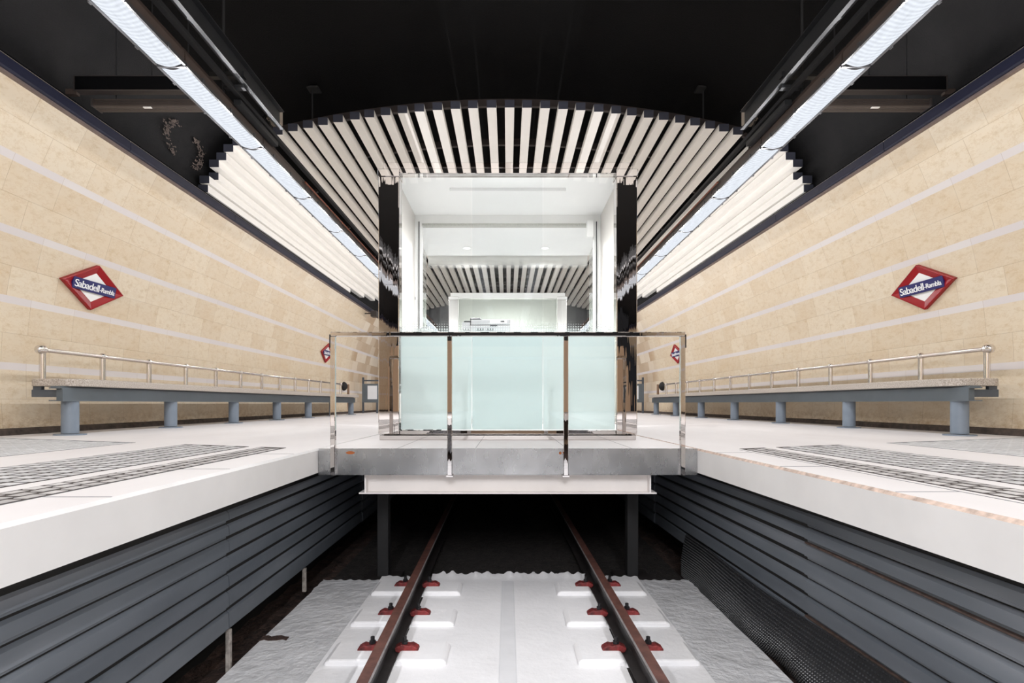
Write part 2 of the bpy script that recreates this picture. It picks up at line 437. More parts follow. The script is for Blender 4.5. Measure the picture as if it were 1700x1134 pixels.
# ------------------------------------------------------------------ platforms
EDGE = 1.447
for sd in (-1, 1):
    xf = XF(sd)
    xe = EDGE if sd < 0 else EDGE-.045
    b = B()
    b.prof([(sd*xe, -.183), (sd*xe, -.014), (sd*(xe+.014), 0), (sd*5.6, 0), (sd*5.6, -.183)], Y0, Y1, mi=[1, 2, 0, 0, 0])
    o = b.done('floor_'+SN[sd], [M['floor'], M['fascia'], M['chip'] if sd > 0 else M['fascia']], xf=xf)
    struct(o, f'white painted {SN[sd]} platform with a pale concrete edge', 'floor')
    # edge-slab joints
    b = B()
    for k in range(12):
        y = -4+k*.86+(.2 if sd > 0 else 0)
        if y < 4.0: b.box(sd*(xe+.015), sd*(xe+.27), y, y+.006, -.002, .0012)
    b.box(sd*(xe+.27), sd*(xe+.276), -4, 4.15, -.002, .0012)
    struct(b.done('trim_3' if sd < 0 else 'trim_4', M['grout2'], xf=xf), f'fine joints between the edge slabs of the {SN[sd]} platform', 'joint')
    # three bands of setts with skewed ends
    def yend(x): return 4.25+(x-1.71)*.37
    for nm, xa, xb, dx, dy, mt, gm, h, jit, lab in (
            ('setts_dark', 1.72, 1.95, .0767, .105, M['setts_dark'], M['grout'], .0032, .0009, 'narrow band of dark rough cobbles nearest the edge'),
            ('setts_mid', 2.07, 2.72, .108, .108, M['setts_mid'], M['grout'], .0028, .0005, 'middle band of grey square setts'),
            ('setts_light', 3.28, 5.22, .108, .108, M['setts_light'], M['grout2'], .0026, .0004, 'wide band of pale grey setts beside the wall')):
        b = B(); tone = []
        nx = round((xb-xa)/dx); y = -1.5 if nm != 'setts_light' else .8
        pts4 = [(sd*xa, y), (sd*xb, y), (sd*xb, yend(xb)), (sd*xa, yend(xa))]
        b.poly_prism(pts4, -.01, .002, mi=1)
        nbase = len(b.bm.verts)
        row = 0
        while y < 6:
            for i in range(nx):
                x = xa+(xb-xa)*i/nx; w = (xb-xa)/nx
                ye = y+dy+(.5*dy if nm == 'setts_dark' and (i % 2) else 0)
                if ye > yend(x+w/2): continue
                g = {'setts_dark': .011, 'setts_mid': .01, 'setts_light': .0065}[nm]
                yy0 = ye-dy+g; yy1 = ye-g; xx0, xx1 = x+g, x+w-g
                t = h+random.uniform(-jit, jit); c = .003
                lo = [b.bm.verts.new((sd*px, py, .0)) for px, py in ((xx0, yy0), (xx1, yy0), (xx1, yy1), (xx0, yy1))]
                hi = [b.bm.verts.new((sd*px, py, t+random.uniform(-jit, jit)*.4)) for px, py in ((xx0+c, yy0+c), (xx1-c, yy0+c), (xx1-c, yy1-c), (xx0+c, yy1-c))]
                b.bm.faces.new(hi)
                for k in range(4): b.bm.faces.new((lo[k], lo[(k+1) % 4], hi[(k+1) % 4], hi[k]))
                tone.append(random.random())
            y += dy
        o = b.done('floor_paving', [mt, gm], xf=xf)
        at = o.data.attributes.new('tone', 'FLOAT', 'POINT')
        vals = [.5]*nbase
        for tv in tone: vals += [tv]*8
        at.data.foreach_set('value', vals[:len(o.data.vertices)])
        struct(o, f'{lab} of the {SN[sd]} platform', 'paving')

# ------------------------------------------------------------------ benches
def bench(sd):
    X = 4.79 if sd < 0 else 4.86
    ya = 6.0 if sd < 0 else 5.9
    base = XF(sd) @ Matrix.Translation((sd*X, ya, 0))
    r = thing('bench', f'long granite-topped bench with steel back rail along the {SN[sd]} wall', 'bench', mat=base, group='platform benches')
    sp = 1.79 if sd < 0 else 1.84
    L = sp*6
    f = lambda x: sd*x           # local x grows towards the wall
    # seat slab with rounded ends
    xa, xb, rr = -.2, .4, .2
    pl = []
    for cx, cy, a0 in ((xa+rr, -.15+rr, 180), (xb-rr, -.15+rr, 270), (xb-rr, L+.32-rr, 0), (xa+rr, L+.32-rr, 90)):
        for k in range(7):
            a = math.radians(a0+k*15); pl.append((f(cx+rr*math.cos(a)), cy+rr*math.sin(a)))
    s = B().poly_prism(pl, .531, .612).done('seat', M['granite'], r)
    bv = s.modifiers.new('bev', 'BEVEL'); bv.width = .008; bv.segments = 2; bv.limit_method = 'ANGLE'; bv.angle_limit = 1.0
    # front channel: web towards the track, flanges towards the wall
    b = B()
    b.prof([(f(-.09), .371), (f(-.09), .515), (f(.06), .515), (f(.06), .505), (f(-.078), .505), (f(-.078), .381), (f(.06), .381), (f(.06), .371)], -.21, L+.14)
    b.box(f(-.078), f(.02), -.16, -.15, .381, .505)
    b.box(f(-.06), f(.05), -.2, L+.1, .514, .531)
    b.done('channel_beam', M['bench'], r)
    for i in range(7):
        y = i*sp
        l = B().cyl((0, y, 0.02), (0, y, .371), .081, 28).done('leg', M['leg'], r, smooth=True)
        B().cyl((0, y, 0), (0, y, .014), .148, 32).done('foot_plate', M['leg'], l, smooth=True)
        k = B()
        k.box(f(.0), f(.34), y-.06-.04, y+.0-.04, .415, .495, .004)
        k.box(f(.24), f(.33), y-.09, y-.05, .495, .531)
        k.done('bracket', M['benchdark'], r)
    xr = .33; zr = .937
    for i in range(13):
        y = .03+i*sp/2
        p = B().cyl((f(xr), y, .612), (f(xr), y, zr), .031, 20).done('rail_post', M['tube'], r, smooth=True)
        q = B().sph((f(xr), y, zr), .05 if i in (0, 12) else .044)
        if i in (0, 12): q.sph((f(xr), y+(-.03 if i == 0 else .03), zr), .05)
        q.done('ball_joint', M['tube'], p, smooth=True)
    B().cyl((f(xr), .03, zr), (f(xr), .03+6*sp, zr), .025, 18).done('back_rail', M['tube'], r, smooth=True)
    return r
bench(-1); bench(1)

# ------------------------------------------------------------------ station name signs
def text_mesh(body, size, xscale, mt, parent, x, y, z, off=.0):
    cu = bpy.data.curves.new('lettering', 'FONT'); cu.body = body; cu.size = size; cu.extrude = .002; cu.offset = off
    cu.align_x = 'LEFT'; cu.space_character = .9
    ob = bpy.data.objects.new('tmp', cu); C.objects.link(ob)
    dg = bpy.context.evaluated_depsgraph_get()
    me = bpy.data.meshes.new_from_object(ob.evaluated_get(dg))
    bpy.data.objects.remove(ob)
    w = max(v.co.x for v in me.vertices)-min(v.co.x for v in me.vertices)
    mn = min(v.co.x for v in me.vertices)
    for v in me.vertices: v.co = Vector(((v.co.x-mn)*xscale+x, v.co.y+y, v.co.z+z))
    me.materials.clear(); me.materials.append(mt)
    o = bpy.data.objects.new('lettering', me); C.objects.link(o); o.parent = parent
    return w*xscale
def sign(sd, y, which):
    z = 1.49+ZC
    th = math.asin((z-ZV)/R_W); x = wall_x(z)
    n = Vector((-sd*math.cos(th), 0, -math.sin(th))); up = Vector((-sd*math.sin(th), 0, math.cos(th)))
    u = up.cross(n)
    m = Matrix((u, up, n)).transposed().to_4x4(); m.translation = Vector((sd*x, y, z))+n*.004
    r = thing('station_sign', f'red diamond station sign with blue name band, {which} on the {SN[sd]} wall', 'sign', mat=XF(sd) @ m, group='station name signs')
    W, H = .515, .29
    rings = [(1.0, 0), (1.0, .045), (.955, .05), (.93, .045), (.66, .022), (.63, .022)]
    b = B(); vs = []
    for k, zz in rings: vs.append([b.bm.verts.new((k*W*cx, k*H*cy, zz)) for cx, cy in ((1, 0), (0, 1), (-1, 0), (0, -1))])
    for a, c in zip(vs, vs[1:]):
        for i in range(4): b.bm.faces.new((a[i], a[(i+1) % 4], c[(i+1) % 4], c[i]))
    b.done('diamond_frame', M['red'], r)
    b = B(); k = .64
    q = [b.bm.verts.new((k*W*cx, k*H*cy, .023)) for cx, cy in ((1, 0), (0, 1), (-1, 0), (0, -1))]; b.bm.faces.new(q)
    b.done('white_panel', M['signwhite'], r)
    bd = B().box(-.36, .36, -.07, .072, .022, .05, .004).done('name_band', M['signblue'], r)
    w = text_mesh('Sabadell', .128, .86, M['letter'], bd, -.335, -.042, .052, .0006)
    w2 = text_mesh('-Rambla', .086, .8, M['letter'], bd, -.335+w+.008, -.034, .052, .0006)
    tot = w+.008+w2
    for ch in bd.children:
        for v in ch.data.vertices: v.co.x = -.335+(v.co.x+.335)*.67/tot
sign(-1, 7.02, 'the nearer one'); sign(1, 6.98, 'the nearer one')
sign(-1, 16.1, 'the farther one'); sign(1, 16.4, 'the farther one')

# ------------------------------------------------------------------ light lines
LX = {-1: -2.88, 1: 2.98}
LZ = 2.9+ZC
def fixture_proto():
    r = thing('light_fixture', 'proto', 'light', group='ceiling light lines')
    h = B(); L = 1.48
    h.prof([(-.118, .0), (-.118, .1), (-.09, .16), (.09, .16), (.118, .1), (.118, .0)], 0, L)
    h.done('housing', M['housing'], r)
    fr = B()
    fr.box(-.13, -.112, 0, L, -.012, .02); fr.box(.112, .13, 0, L, -.012, .02)
    fr.box(-.12, .12, -.012, .012, -.02, .03)
    fr.done('frame', M['lampframe'], r)
    ln = B()
    def fn(u, v):
        x = -.112+.224*u; return (x, .012+(L-.024)*v, -.03*math.sin(PI*u)-.002)
    ln.grid(fn, 10, 6); ln.done('diffuser', M['lens'], r, smooth=True)
    for s in (-1, 1):
        for yy in (.25, .75, 1.25): B().box(s*.126, s*.138, yy-.015, yy+.015, -.018, .03).done('clip', M['lampframe'], r)
    return r
def lamps(o, k, drop=None):
    for j in range(4):
        # the tubes: part of the light goes everywhere, part is thrown downwards by the prisms
        ld = bpy.data.lights.new('tube_lamp', 'SPOT' if j % 2 else 'POINT'); ld.energy = k*(LAMP_S if j % 2 else LAMP_W); ld.shadow_soft_size = 0.0
        if j % 2: ld.spot_size = PI; ld.spot_blend = 1.0
        ld.color = (.985, .98, 1.0)
        lo = bpy.data.objects.new('tube_lamp', ld); C.objects.link(lo); lo.parent = o
        lo.location = (0, .19+.37*j, -(drop or DROP))
FIX = []
proto = fixture_proto()
ORD = ['first', 'second', 'third', 'fourth', 'fifth', 'sixth', 'seventh', 'eighth', 'ninth', 'tenth', 'eleventh', 'twelfth', 'thirteenth', 'fourteenth', 'fifteenth']
LAMP_W = 11.5
LAMP_S = 17.0
DROP = .2
for sd in (-1, 1):
    for k in range(-8, 13):
        y = 4.7+1.5*(k-1)
        o = copy_tree(proto) if (sd, k) != (-1, -8) else proto
        o.location = (LX[sd], y, LZ)
        if k >= 0: o['label'] = f'fluorescent ceiling light, {ORD[k]} in view from the near end of the {SN[sd]} line'
        else: o['label'] = f'fluorescent ceiling light of the {SN[sd]} line, {ORD[-k-1]} one behind the frame'
        FIX.append((o, 1.0))
# two short rows over the track, behind the viewer
for sd in (-1, 1):
    for k in range(3):
        o = copy_tree(proto); o.location = (sd*.62, -3.4-1.5*k, 3.2+ZC)
        o['label'] = f'fluorescent ceiling light {SN[sd]} of centre over the track, {ORD[k]} one behind the frame'
        FIX.append((o, 5.6))
for o, k in FIX: lamps(o, k, .35 if k > 1 else None)

# steel channel, hangers, boxes and cables beside each light line
for sd in (-1, 1):
    o = LX[sd]-sd*2.88
    f = lambda x: sd*x+o
    r = thing('cable_support', f'dark steel channel hung from ceiling rods beside the {SN[sd]} light line', 'support', group='cable supports')
    b = B()
    b.prof([(f(2.61), 3.12+ZC), (f(2.61), 3.33+ZC), (f(2.55), 3.33+ZC), (f(2.55), 3.32+ZC), (f(2.6), 3.32+ZC), (f(2.6), 3.13+ZC), (f(2.55), 3.13+ZC), (f(2.55), 3.12+ZC)], -6, 6.25)
    b.done('channel', M['channel'], r)
    b = B()
    for i in range(4):
        for j in range(2):
            b.cyl((f(2.605), 4.9+.07*i, 3.2+ZC+.045*j), (f(2.617), 4.9+.07*i, 3.2+ZC+.045*j), .012, 8)
    b.done('bolt_plate', M['black'], r)
    B().box(f(2.67), f(2.72), -6, 16, 3.07+ZC, 3.11+ZC).done('conduit', M['cableblack'], r)
    b = B(); b.box(f(2.58), f(2.92), 5.36, 5.42, 3.2+ZC, 3.25+ZC); b.box(f(2.58), f(2.78), 5.36, 5.42, 3.09+ZC, 3.12+ZC); b.done('bracket', M['channel'], r)
    b = B(); b.box(f(2.68), f(2.75), 5.5, 6.4, 3.0+ZC, 3.05+ZC); b.done('side_plate', M['channel'], r)
    B().cyl((f(2.8), 5.4, 3.06+ZC), (f(2.8), 5.4, 5.12+ZC), .014, 10).done('hanger_rod', M['cableblack'], r, smooth=True)
    jb = thing('junction_box', f'galvanised junction box at the end of the {SN[sd]} steel channel', 'box', (f(2.69), 6.32, 3.24+ZC), group='junction boxes')
    B().box(-.06, .06, -.09, .09, 0, .2, .006).done('box_body', M['zinc'], jb)
    B().box(-.05, .05, -.075, .075, -.012, .0, .003).done('lid', M['zinc'], jb)
    for k, (dx, dz, ey) in enumerate(((.1, .1, 6.0), (.1, .06, 6.1), (.12, -.1, 6.6))):
        pts_ = []
        p0 = Vector((f(2.72), 6.24, 3.24+ZC+(.12 if k < 2 else 0))); p1 = Vector((f(2.8), ey, 3.05+ZC))
        for i in range(9):
            t = i/8; p = p0.lerp(p1, t); p.z -= .06*math.sin(PI*t)*(1 if k != 2 else -.5); pts_.append(p)
        tag(B().tube(pts_, .009).done('power_cable', M['cableblack'], smooth=True),
            f'black cable looping from the {SN[sd]} junction box to its light line, {("upper one", "middle one", "lower one")[k]}', 'cable', 'cables at the junction boxes')
    tag(B().tube([(f(2.735), y, 2.99+ZC) for y in (7.4, 10, 16, 21)], .011).done('orange_pipe', M['cableorange'], smooth=True),
        f'thin orange-brown pipe running along the inner side of the {SN[sd]} light line', 'pipe', 'pipes beside the lights')
    # overhead display and ribbed unit
    xs = -1 if sd < 0 else 1
    d = thing('display_case', f'flat black display case hung over the {SN[sd]} platform near the wall trim', 'display', (sd*(4.0 if sd < 0 else 4.06), 5.95, 3.4+ZC), group='overhead display cases')
    B().box(-.72, .72, 0, .095, .0, .165, .005).done('case_body', M['dispframe'], d)
    B().box(-.695, .695, -.006, .002, .01, .15).done('screen', M['dispblack'], d)
    B().box(sd*.7, sd*.82, .02, .07, -.03, .03).done('wall_bracket', M['housing'], d)
    B().cyl((-sd*.1, .06, .16), (-sd*.1, .06, 1.25), .008, 8).done('hanger_rod', M['cableblack'], d)
    for k in range(2): pass
    u = thing('ribbed_unit', f'brown-grey ribbed metal unit with a small white plate below the {SN[sd]} display case', 'vent', (sd*(3.955 if sd < 0 else 4.035), 6.0, 3.335+ZC), group='ribbed metal units')
    b = B()
    # wedge: steep upper ribbed face, flatter lower face
    pf = [(0, .0), (0, -.006)]
    NR = 5
    for i in range(NR):
        z0 = -.006-.07*i/NR; z1 = -.006-.07*(i+1)/NR
        pf += [(-.006, z0-.002), (-.006, z1+.004), (.0, z1+.003), (.0, z1)]
    for i in range(4):
        y0 = .012+.026*i; pf += [(y0, -.084), (y0+.014, -.084), (y0+.016, -.079), (y0+.024, -.079)]
    pf += [(.12, -.084), (.12, 0)]
    vsa = [b.bm.verts.new((-.58, y, z)) for y, z in pf]; vsb = [b.bm.verts.new((.58, y, z)) for y, z in pf]
    n = len(pf)
    for i in range(n):
        fc = b.bm.faces.new((vsa[i], vsa[(i+1) % n], vsb[(i+1) % n], vsb[i]))
    b.bm.faces.new(vsa); b.bm.faces.new(vsb[::-1])
    b.done('grille_body', M['ribbed'], u)
    for sx in (-1, 1): B().box(sx*.58, sx*.595, -.02, .14, -.085, -.0).done('side_cheek', M['dispframe'], u)
    B().box(-.045 , .045, .004, .034, -.09, -.08, .004, 2).done('maker_plate', M['plate'], u)
    for sx in (-.4, .4): B().cyl((sx, .1, -.02), (sx, .1, 1.2), .008, 8).done('hanger_rod', M['cableblack'], u)

# ------------------------------------------------------------------ slatted ceiling
def zarc(x): return 4.737-(15.4-math.sqrt(15.4**2-x*x))      # tops of slats, above the eye
YS = 8.55
px = [462, 487, 512, 537, 562, 590, 614, 641, 669, 697, 727, 757, 786, 817, 847, 876, 906, 936, 965, 995, 1024, 1050, 1078, 1103, 1130, 1155, 1180, 1203, 1226]
xs_c = [(p-844)/106.4 for p in px]
def slats(name, label, spec, yend):
    r = thing(name, label, 'ceiling', (0, YS, 0), group='slatted ceilings')
    for n_, (x, zb, ys) in enumerate(spec):
        ye = yend if not isinstance(yend, (list, tuple)) else yend[n_]
        s = B().box(x-.074, x+.074, ys+.006-YS, ye-YS, zb+ZC, zb+.115+ZC, .003).done('slat', M['slat'], r)
        B().box(x-.0745, x+.0745, ys-YS, ys+.008-YS, zb-.0005+ZC, zb+.1155+ZC).done('end_cap', M['slatcap'], s)
    return r
spec = [(x, zarc(x)-.115, YS) for x in xs_c]
rc = slats('slat_ceiling', 'arched ceiling of cream slats over the glass cabin, between the light lines', spec, 24.5)
r0 = thing('slat_ceiling', 'arched ceiling of cream slats over the viewer, above and behind the frame', 'ceiling', (0, 0, 0), group='slatted ceilings')
for x in xs_c: B().box(x-.074, x+.074, -.7, 4.2, zarc(x)-.115+ZC, zarc(x)+ZC, .003).done('slat', M['slat'], r0)
for y in (-.5, 1.5, 3.8): B().box(-3.7, 3.7, y, y+.06, 4.737+ZC, 4.85+ZC).done('carrier_bar', M['cross'], r0)
k = 0
y = 8.72
while y < 24.5:
    b = B(); n = 24; vs = []
    for i in range(n+1):
        x = -3.75+7.5*i/n; z = zarc(x)+ZC+.002
        vs.append([b.bm.verts.new((x, yy-YS, zz)) for yy, zz in ((y, z), (y+.06, z), (y+.06, z+.11), (y, z+.11))])
    for a, c in zip(vs, vs[1:]):
        for j in range(4): b.bm.faces.new((a[j], a[(j+1) % 4], c[(j+1) % 4], c[j]))
    b.bm.faces.new(vs[0]); b.bm.faces.new(vs[-1][::-1])
    b.done('carrier_bar', M['cross'], rc); y += 1.31
for sd in (-1, 1):
    B().cyl((sd*3.12, 8.75-YS, zarc(3.1)+ZC), (sd*3.12, 8.75-YS, 5.05+ZC), .014, 8).done('hanger_rod', M['cableblack'], rc)
    B().box(sd*3.0, sd*3.24, 8.65-YS, 8.85-YS, 5.0+ZC, 5.03+ZC, .01).done('hanger_plate', M['black'], rc)
    sp = [(4.08, 4.12, YS), (4.22, 4.03, YS), (4.36, 3.93, YS), (4.47, 3.80, YS), (4.585, 3.69, YS), (4.68, 3.56, 8.72), (4.735, 3.44, YS), (4.755, 3.3, YS)]
    sp = [(sd*x, z, ys) for x, z, ys in sp]
    rs = slats('slat_ceiling', f'stepped bank of cream slats between the {SN[sd]} light line and the wall trim', sp, [24, 23.5, 23, 22, 20.5, 19, 17.8, 16.3])
    for y in (8.9, 11.2, 13.5, 16.1):
        b = B(); vs = []
        for x, z, _ in [(sp[0][0]-sd*.2, sp[0][1]+.1, 0)]+sp:
            vs.append([b.bm.verts.new((x+sd*dx, yy-YS, z+ZC+dz)) for yy, dx, dz in ((y, .0, .116), (y+.06, .0, .116), (y+.06, .04, .17), (y, .04, .17))])
        for a, c in zip(vs, vs[1:]):
            for j in range(4): b.bm.faces.new((a[j], a[(j+1) % 4], c[(j+1) % 4], c[j]))
        b.bm.faces.new(vs[0]); b.bm.faces.new(vs[-1][::-1])
        b.done('carrier_bar', M['cross'], rs)
    if sd > 0: rs.matrix_world = Matrix.Translation((0, 0, 0)) @ XF(sd) @ Matrix.Translation((0, YS, 0))

# peeling paint on the left shoulder of the ceiling
b = B(); rnd = random.Random(3)
for i in range(260):
    t_ = rnd.random(); side = i % 2
    q = .12+.74*t_+rnd.gauss(0, .02); q = max(.05, min(.96, q))
    yy = (7.75 if side else 8.2)+.25*math.sin(t_*PI)*(-1 if side else .6)+rnd.gauss(0, .05)+.25*(1-t_)
    x = -(4.88*(1-q)+4.64*q); z = 3.55*(1-q)+4.06*q
    s_ = rnd.uniform(.004, .017)
    b.sph((x+.01, yy, z+ZC), s_, (rnd.uniform(.3, .8), rnd.uniform(.6, 2.4), rnd.uniform(.5, 1.5)), 6)
tag(b.done('peeling_paint', plain('flaking black paint', lin(104, 92, 86), .8, var=.5, nscale=20)), 'rough ring of flaking paint on the black ceiling left of the slats', 'peeling paint', kind='stuff')

# ------------------------------------------------------------------ deck bridging the track
YF = 4.19
XR = lambda y: 1.437-.025*(y-YF)
deck = thing('bridge_deck', 'white deck with a mottled stainless front edge spanning the track under the glass cabin', 'platform', (0, YF, 0))
b = B(); b.poly_prism([(-1.437, .004), (1.43, .004), (XR(25.9)-.004, 25.9-YF), (-1.437, 25.9-YF)], -.19, 0.0)
b.done('deck_floor', M['deckfloor'], deck)
b = B(); b.box(-1.443, 1.446, -.012, .0, -.198, .002, .001); b.box(-1.443, 1.446, -.012, .06, -.2, -.196)
fp = b.done('fascia_panel', M['steelflat'], deck)
b = B()
for x, z, w, h in ((-1.2, -.03, .035, .012), (-.44, -.03, .01, .01), (.43, -.03, .012, .012), (.4, -.032, .01, .012)):
    b.sph((x, -.0122, z), 1, (w, .0006, h), 12)
b.done('rust_spot', M['rustspot'], fp)
b = B()
for x in (-.85, -.25, .45, .95): b.box(x, x+.004, .01, 1.0, -.003, .0008)
b.done('floor_joint', M['grout2'], deck)

# guard rail
gr = thing('guard_rail', 'stainless steel guard rail of square tube standing on the deck edge', 'railing', (0, YF-.03, 0))
HT = .887
for x in (-1.325, -.44, .44, 1.325):
    p = B().box(x-.018, x+.018, -.018, .018, -.2, HT-.034, .003).done('rail_post', M['steel'], gr)
    if abs(x) < 1: B().box(x-.028, x+.028, -.02, .035, -.212, -.198, .002).done('foot_clip', M['steel'], p)
    else: B().box(x+math.copysign(.018, x), x+math.copysign(.024, x), -.02, .02, HT-.12, HT-.02).done('tape', M['black'], p)
B().box(-1.343, 1.343, -.018, .018, HT-.034, HT, .005, 2).done('top_rail', M['steel'], gr)

# white I-beam under the deck
ib = thing('steel_beam', 'white painted steel I-beam hung under the stainless deck edge', 'beam', (0, YF+.06, 0))
b = B()
b.box(-1.135, 1.135, .0, .16, -.21, -.2); b.box(-1.155, 1.155, .0, .16, -.356, -.346); b.box(-1.12, 1.12, .07, .082, -.35, -.205)
b.done('i_section', M['beamwhite'], ib)
for sx in (-1, 1): B().box(sx*1.1, sx*1.112, .004, .155, -.346, -.21).done('end_plate', M['beamwhite'], ib)

# columns under the deck
for sx in (-1, 1):
    cl = thing('support_column', f'dark square steel column under the deck beside the {SN[sx]} rail', 'column', (sx*1.13, 5.0, -1.24), group='deck columns')
    B().box(-.05, .05, -.05, .05, .02, 1.04, .004).done('shaft', M['cableblack'], cl)
    B().box(-.16, .16, -.14, .14, .0, .025, .003).done('base_plate', M['raildark'], cl)

# ------------------------------------------------------------------ glass cabin
YK = 5.2
def cabin(YK, front, label, D_=2.8, st='steel', sc='steelclean'):
    k = thing('glass_cabin', label, 'cabin', (0, YK, 0))
    D = D_
    b = B().box(-1.21, 1.21, -.03, D, 0.0, .046, .004); b.done('plinth', M[st], k)
    for sx in (-1, 1):
        for yy in ((0,) if front else (0, D-.15)):
            p = B().box(sx*1.032, sx*1.228, yy, yy+.15, .05, 2.5, .006, 2).done('corner_post', M[st], k)
            c = B(); c.box(sx*1.026, sx*1.234, yy-.006, yy+.156, 2.5, 2.57, .004); c.done('post_cap', M[sc], p)
    for yy in (.02, D-.12):
        b = B(); b.box(-1.03, 1.03, yy, yy+.1, 2.537, 2.585, .003); b.box(-1.2, 1.2, yy+.05, yy+.12, 2.585, 2.662, .003); b.done('top_beam', M[sc], k)
        b = B(); b.box(-1.03, 1.03, yy, yy+.08, .05, .088, .003); b.done('sill', M[st], k)
    B().box(-1.19, 1.19, .14, D-.14, 2.6, 2.64).done('roof', M['white'], k)
    return k, D
kb, D = cabin(YK, True, 'glass cabin with stainless corner posts standing on the deck behind the guard rail')
for i, (xa, xb) in enumerate(((-1.026, -.346), (-.342, .334), (.338, 1.026))):
    mid = i == 1
    g = B().box(xa, xb, .05, .06, .092, 2.534).done('glass_pane', M['glassmid'] if mid else M['glass'], kb)
    B().box(xa+.001, xb-.001, .0615, .0625, .095, 1.16).done('frosted_film', M['filmmid'] if mid else M['film'], g)
# side walls: frosted glass in front, glass further back
for sx in (-1, 1):
    g = B().box(sx*1.16, sx*1.17, .16, D-.16, .092, 2.59).done('side_glass', M['glass'], kb)
    B().box(sx*1.157, sx*1.159, .16, D-.16, .095, 1.16).done('frosted_film', M['film'], g)
    B().box(sx*1.10, sx*1.15, .17, 1.3, .05, 2.6).done('side_panel', M['panelwhite'], kb)
    B().box(sx*1.016, sx*1.16, 1.3, 1.36, .05, 2.6, .003).done('door_jamb', M['cabwhite'], kb)
    B().box(sx*1.046, sx*1.056, 1.285, 1.302, .05, 2.5).done('jamb_seam', M['printerdark'], kb)
B().box(-1.1, 1.1, .17, 1.3, 2.58, 2.6).done('lobby_ceiling', M['white'], kb)
h = B().box(-1.016, 1.016, 1.3, 1.36, 2.478, 2.6).done('door_header', M['cabwhite'], kb)
B().box(-1.016, 1.016, 1.29, 1.37, 2.452, 2.478).done('grille_strip', plain('grey perforated strip', lin(178, 178, 172), .6, var=.3, nscale=90), h)
B().box(.93, 1.01, 1.22, 1.3, 2.3, 2.5, .01).done('door_closer', M['cabwhite'], kb)
B().box(-1.16, 1.16, 1.36, D-.1, 2.476, 2.5).done('room_ceiling', M['white'], kb)
B().box(-1.2, 1.2, .1, D-.1, .046, .05).done('room_floor', M['white'], kb)
B().box(-1.13, -1.095, 1.29, 1.3, 1.575, 1.61, .003).done('wall_switch', M['printerdark'], kb)
g = B().box(-1.155, 1.155, D-.06, D-.05, .092, 2.534).done('back_glass', M['glass'], kb)
B().box(-1.155, 1.155, D-.062, D-.061, 1.7, 2.534).done('fading_film', M['filmtop'], g)

# downlights
for x, nm in ((-.56, 'left'), (.51, 'right')):
    dl = thing('downlight', f'small round recessed downlight in the cabin ceiling, the {nm} one', 'light', (x, 7.5, 2.476), group='cabin downlights')
    B().cyl((0, 0, -.006), (0, 0, .004), .065, 24).done('bezel', M['white'], dl, smooth=True)
    B().cyl((0, 0, -.009), (0, 0, -.005), .048, 24).done('lens', M['down'], dl, smooth=True)
for x, y, z, w in ((-.56, 7.5, 2.46, 190), (.51, 7.5, 2.46, 190)):
    ld = bpy.data.lights.new('downlight_lamp', 'SPOT'); ld.energy = w; ld.shadow_soft_size = .0; ld.color = (1, .985, .985); ld.spot_size = 2.9; ld.spot_blend = 1
    lo = bpy.data.objects.new('downlight_lamp', ld); C.objects.link(lo); lo.location = (x, y, z)
def strip(nm, lab, y, w):
    st = thing('added_fill_strip', lab, 'light', (0, y, 2.55))
    B().box(-.6, .6, -.02, .02, .0, .03).done('housing', M['white'], st)
    for x in (-.15, -.05, .05, .15):
        ld = bpy.data.lights.new('added_fill_lamp', 'SPOT'); ld.energy = w; ld.shadow_soft_size = .0; ld.color = (1, .985, .985); ld.spot_size = PI; ld.spot_blend = 1
        lo = bpy.data.objects.new('added_fill_lamp', ld); C.objects.link(lo); lo.parent = st; lo.location = (x, 0, -.01)
strip('a', 'added white fill strip behind the head beam of the nearer glass cabin', YK+.5, 42)  # unseen fill, added to brighten the lobby and backlight the frosted film
strip('b', 'added white fill strip behind the head beam of the farther white cabin', 12.4, 92)  # unseen fill, added to make the white film glow from behind

# counter, printer, chair
ct = thing('counter', 'white office counter inside the glass cabin, under the printer', 'counter', (-.1, 6.95, .05))
b = B().box(-.75, .75, -.25, .25, 1.1, 1.13, .003); b.done('worktop', M['white'], ct)
for x in (-.72, .7): B().box(x, x+.02, -.22, .22, 0, 1.1).done('side_panel', M['cabwhite'], ct)
B().box(-.7, .7, .18, .2, .1, 1.1).done('back_panel', M['cabwhite'], ct)
p = thing('printer', 'pale grey office printer standing on the cabin counter', 'printer', (-.25, 6.82, 1.18))
b = B(); b.box(-.22, .28, 0, .3, 0, .14, .012, 2); b.done('body', M['printer'], p)
b = B(); b.box(-.21, .28, -.005, .3, .142, .21, .01, 2); b.done('scanner', M['printer'], p)
b = B(); b.box(-.3, -.02, .02, .28, .185, .2, .004); b.done('input_tray', M['printerdark'], p)
b = B(); b.box(-.22, -.08, .0, .2, .2, .235, .012); b.done('feeder_lid', M['printerdark'], p)
b = B(); b.poly_prism([(-.32, .02), (-.22, .02), (-.22, .25), (-.32, .25)], .1, .18); b.done('output_tray', M['printer'], p)
b = B(); b.box(.03, .24, -.009, -.004, .165, .205); pn = b.done('control_panel', M['cabwhite'], p)
b = B(); b.box(.16, .21, -.012, -.008, .175, .195); b.done('display', M['printerdark'], pn)
for x in (-.14, -.02): B().box(x, x+.09, -.006, .004, .075, .1, .002).done('paper_slot', M['printerdark'], p)
B().box(.03, .12, -.006, .004, .125, .14).done('exit_slot', M['printerdark'], p)
B().box(.0, .05, -.006, .004, .02, .026).done('small_mark', M['printerdark'], p)
ch = thing('office_chair', 'grey mesh office chair in the left corner of the glass cabin, only its top showing', 'chair', (-.88, 5.85, .05))
b = B()
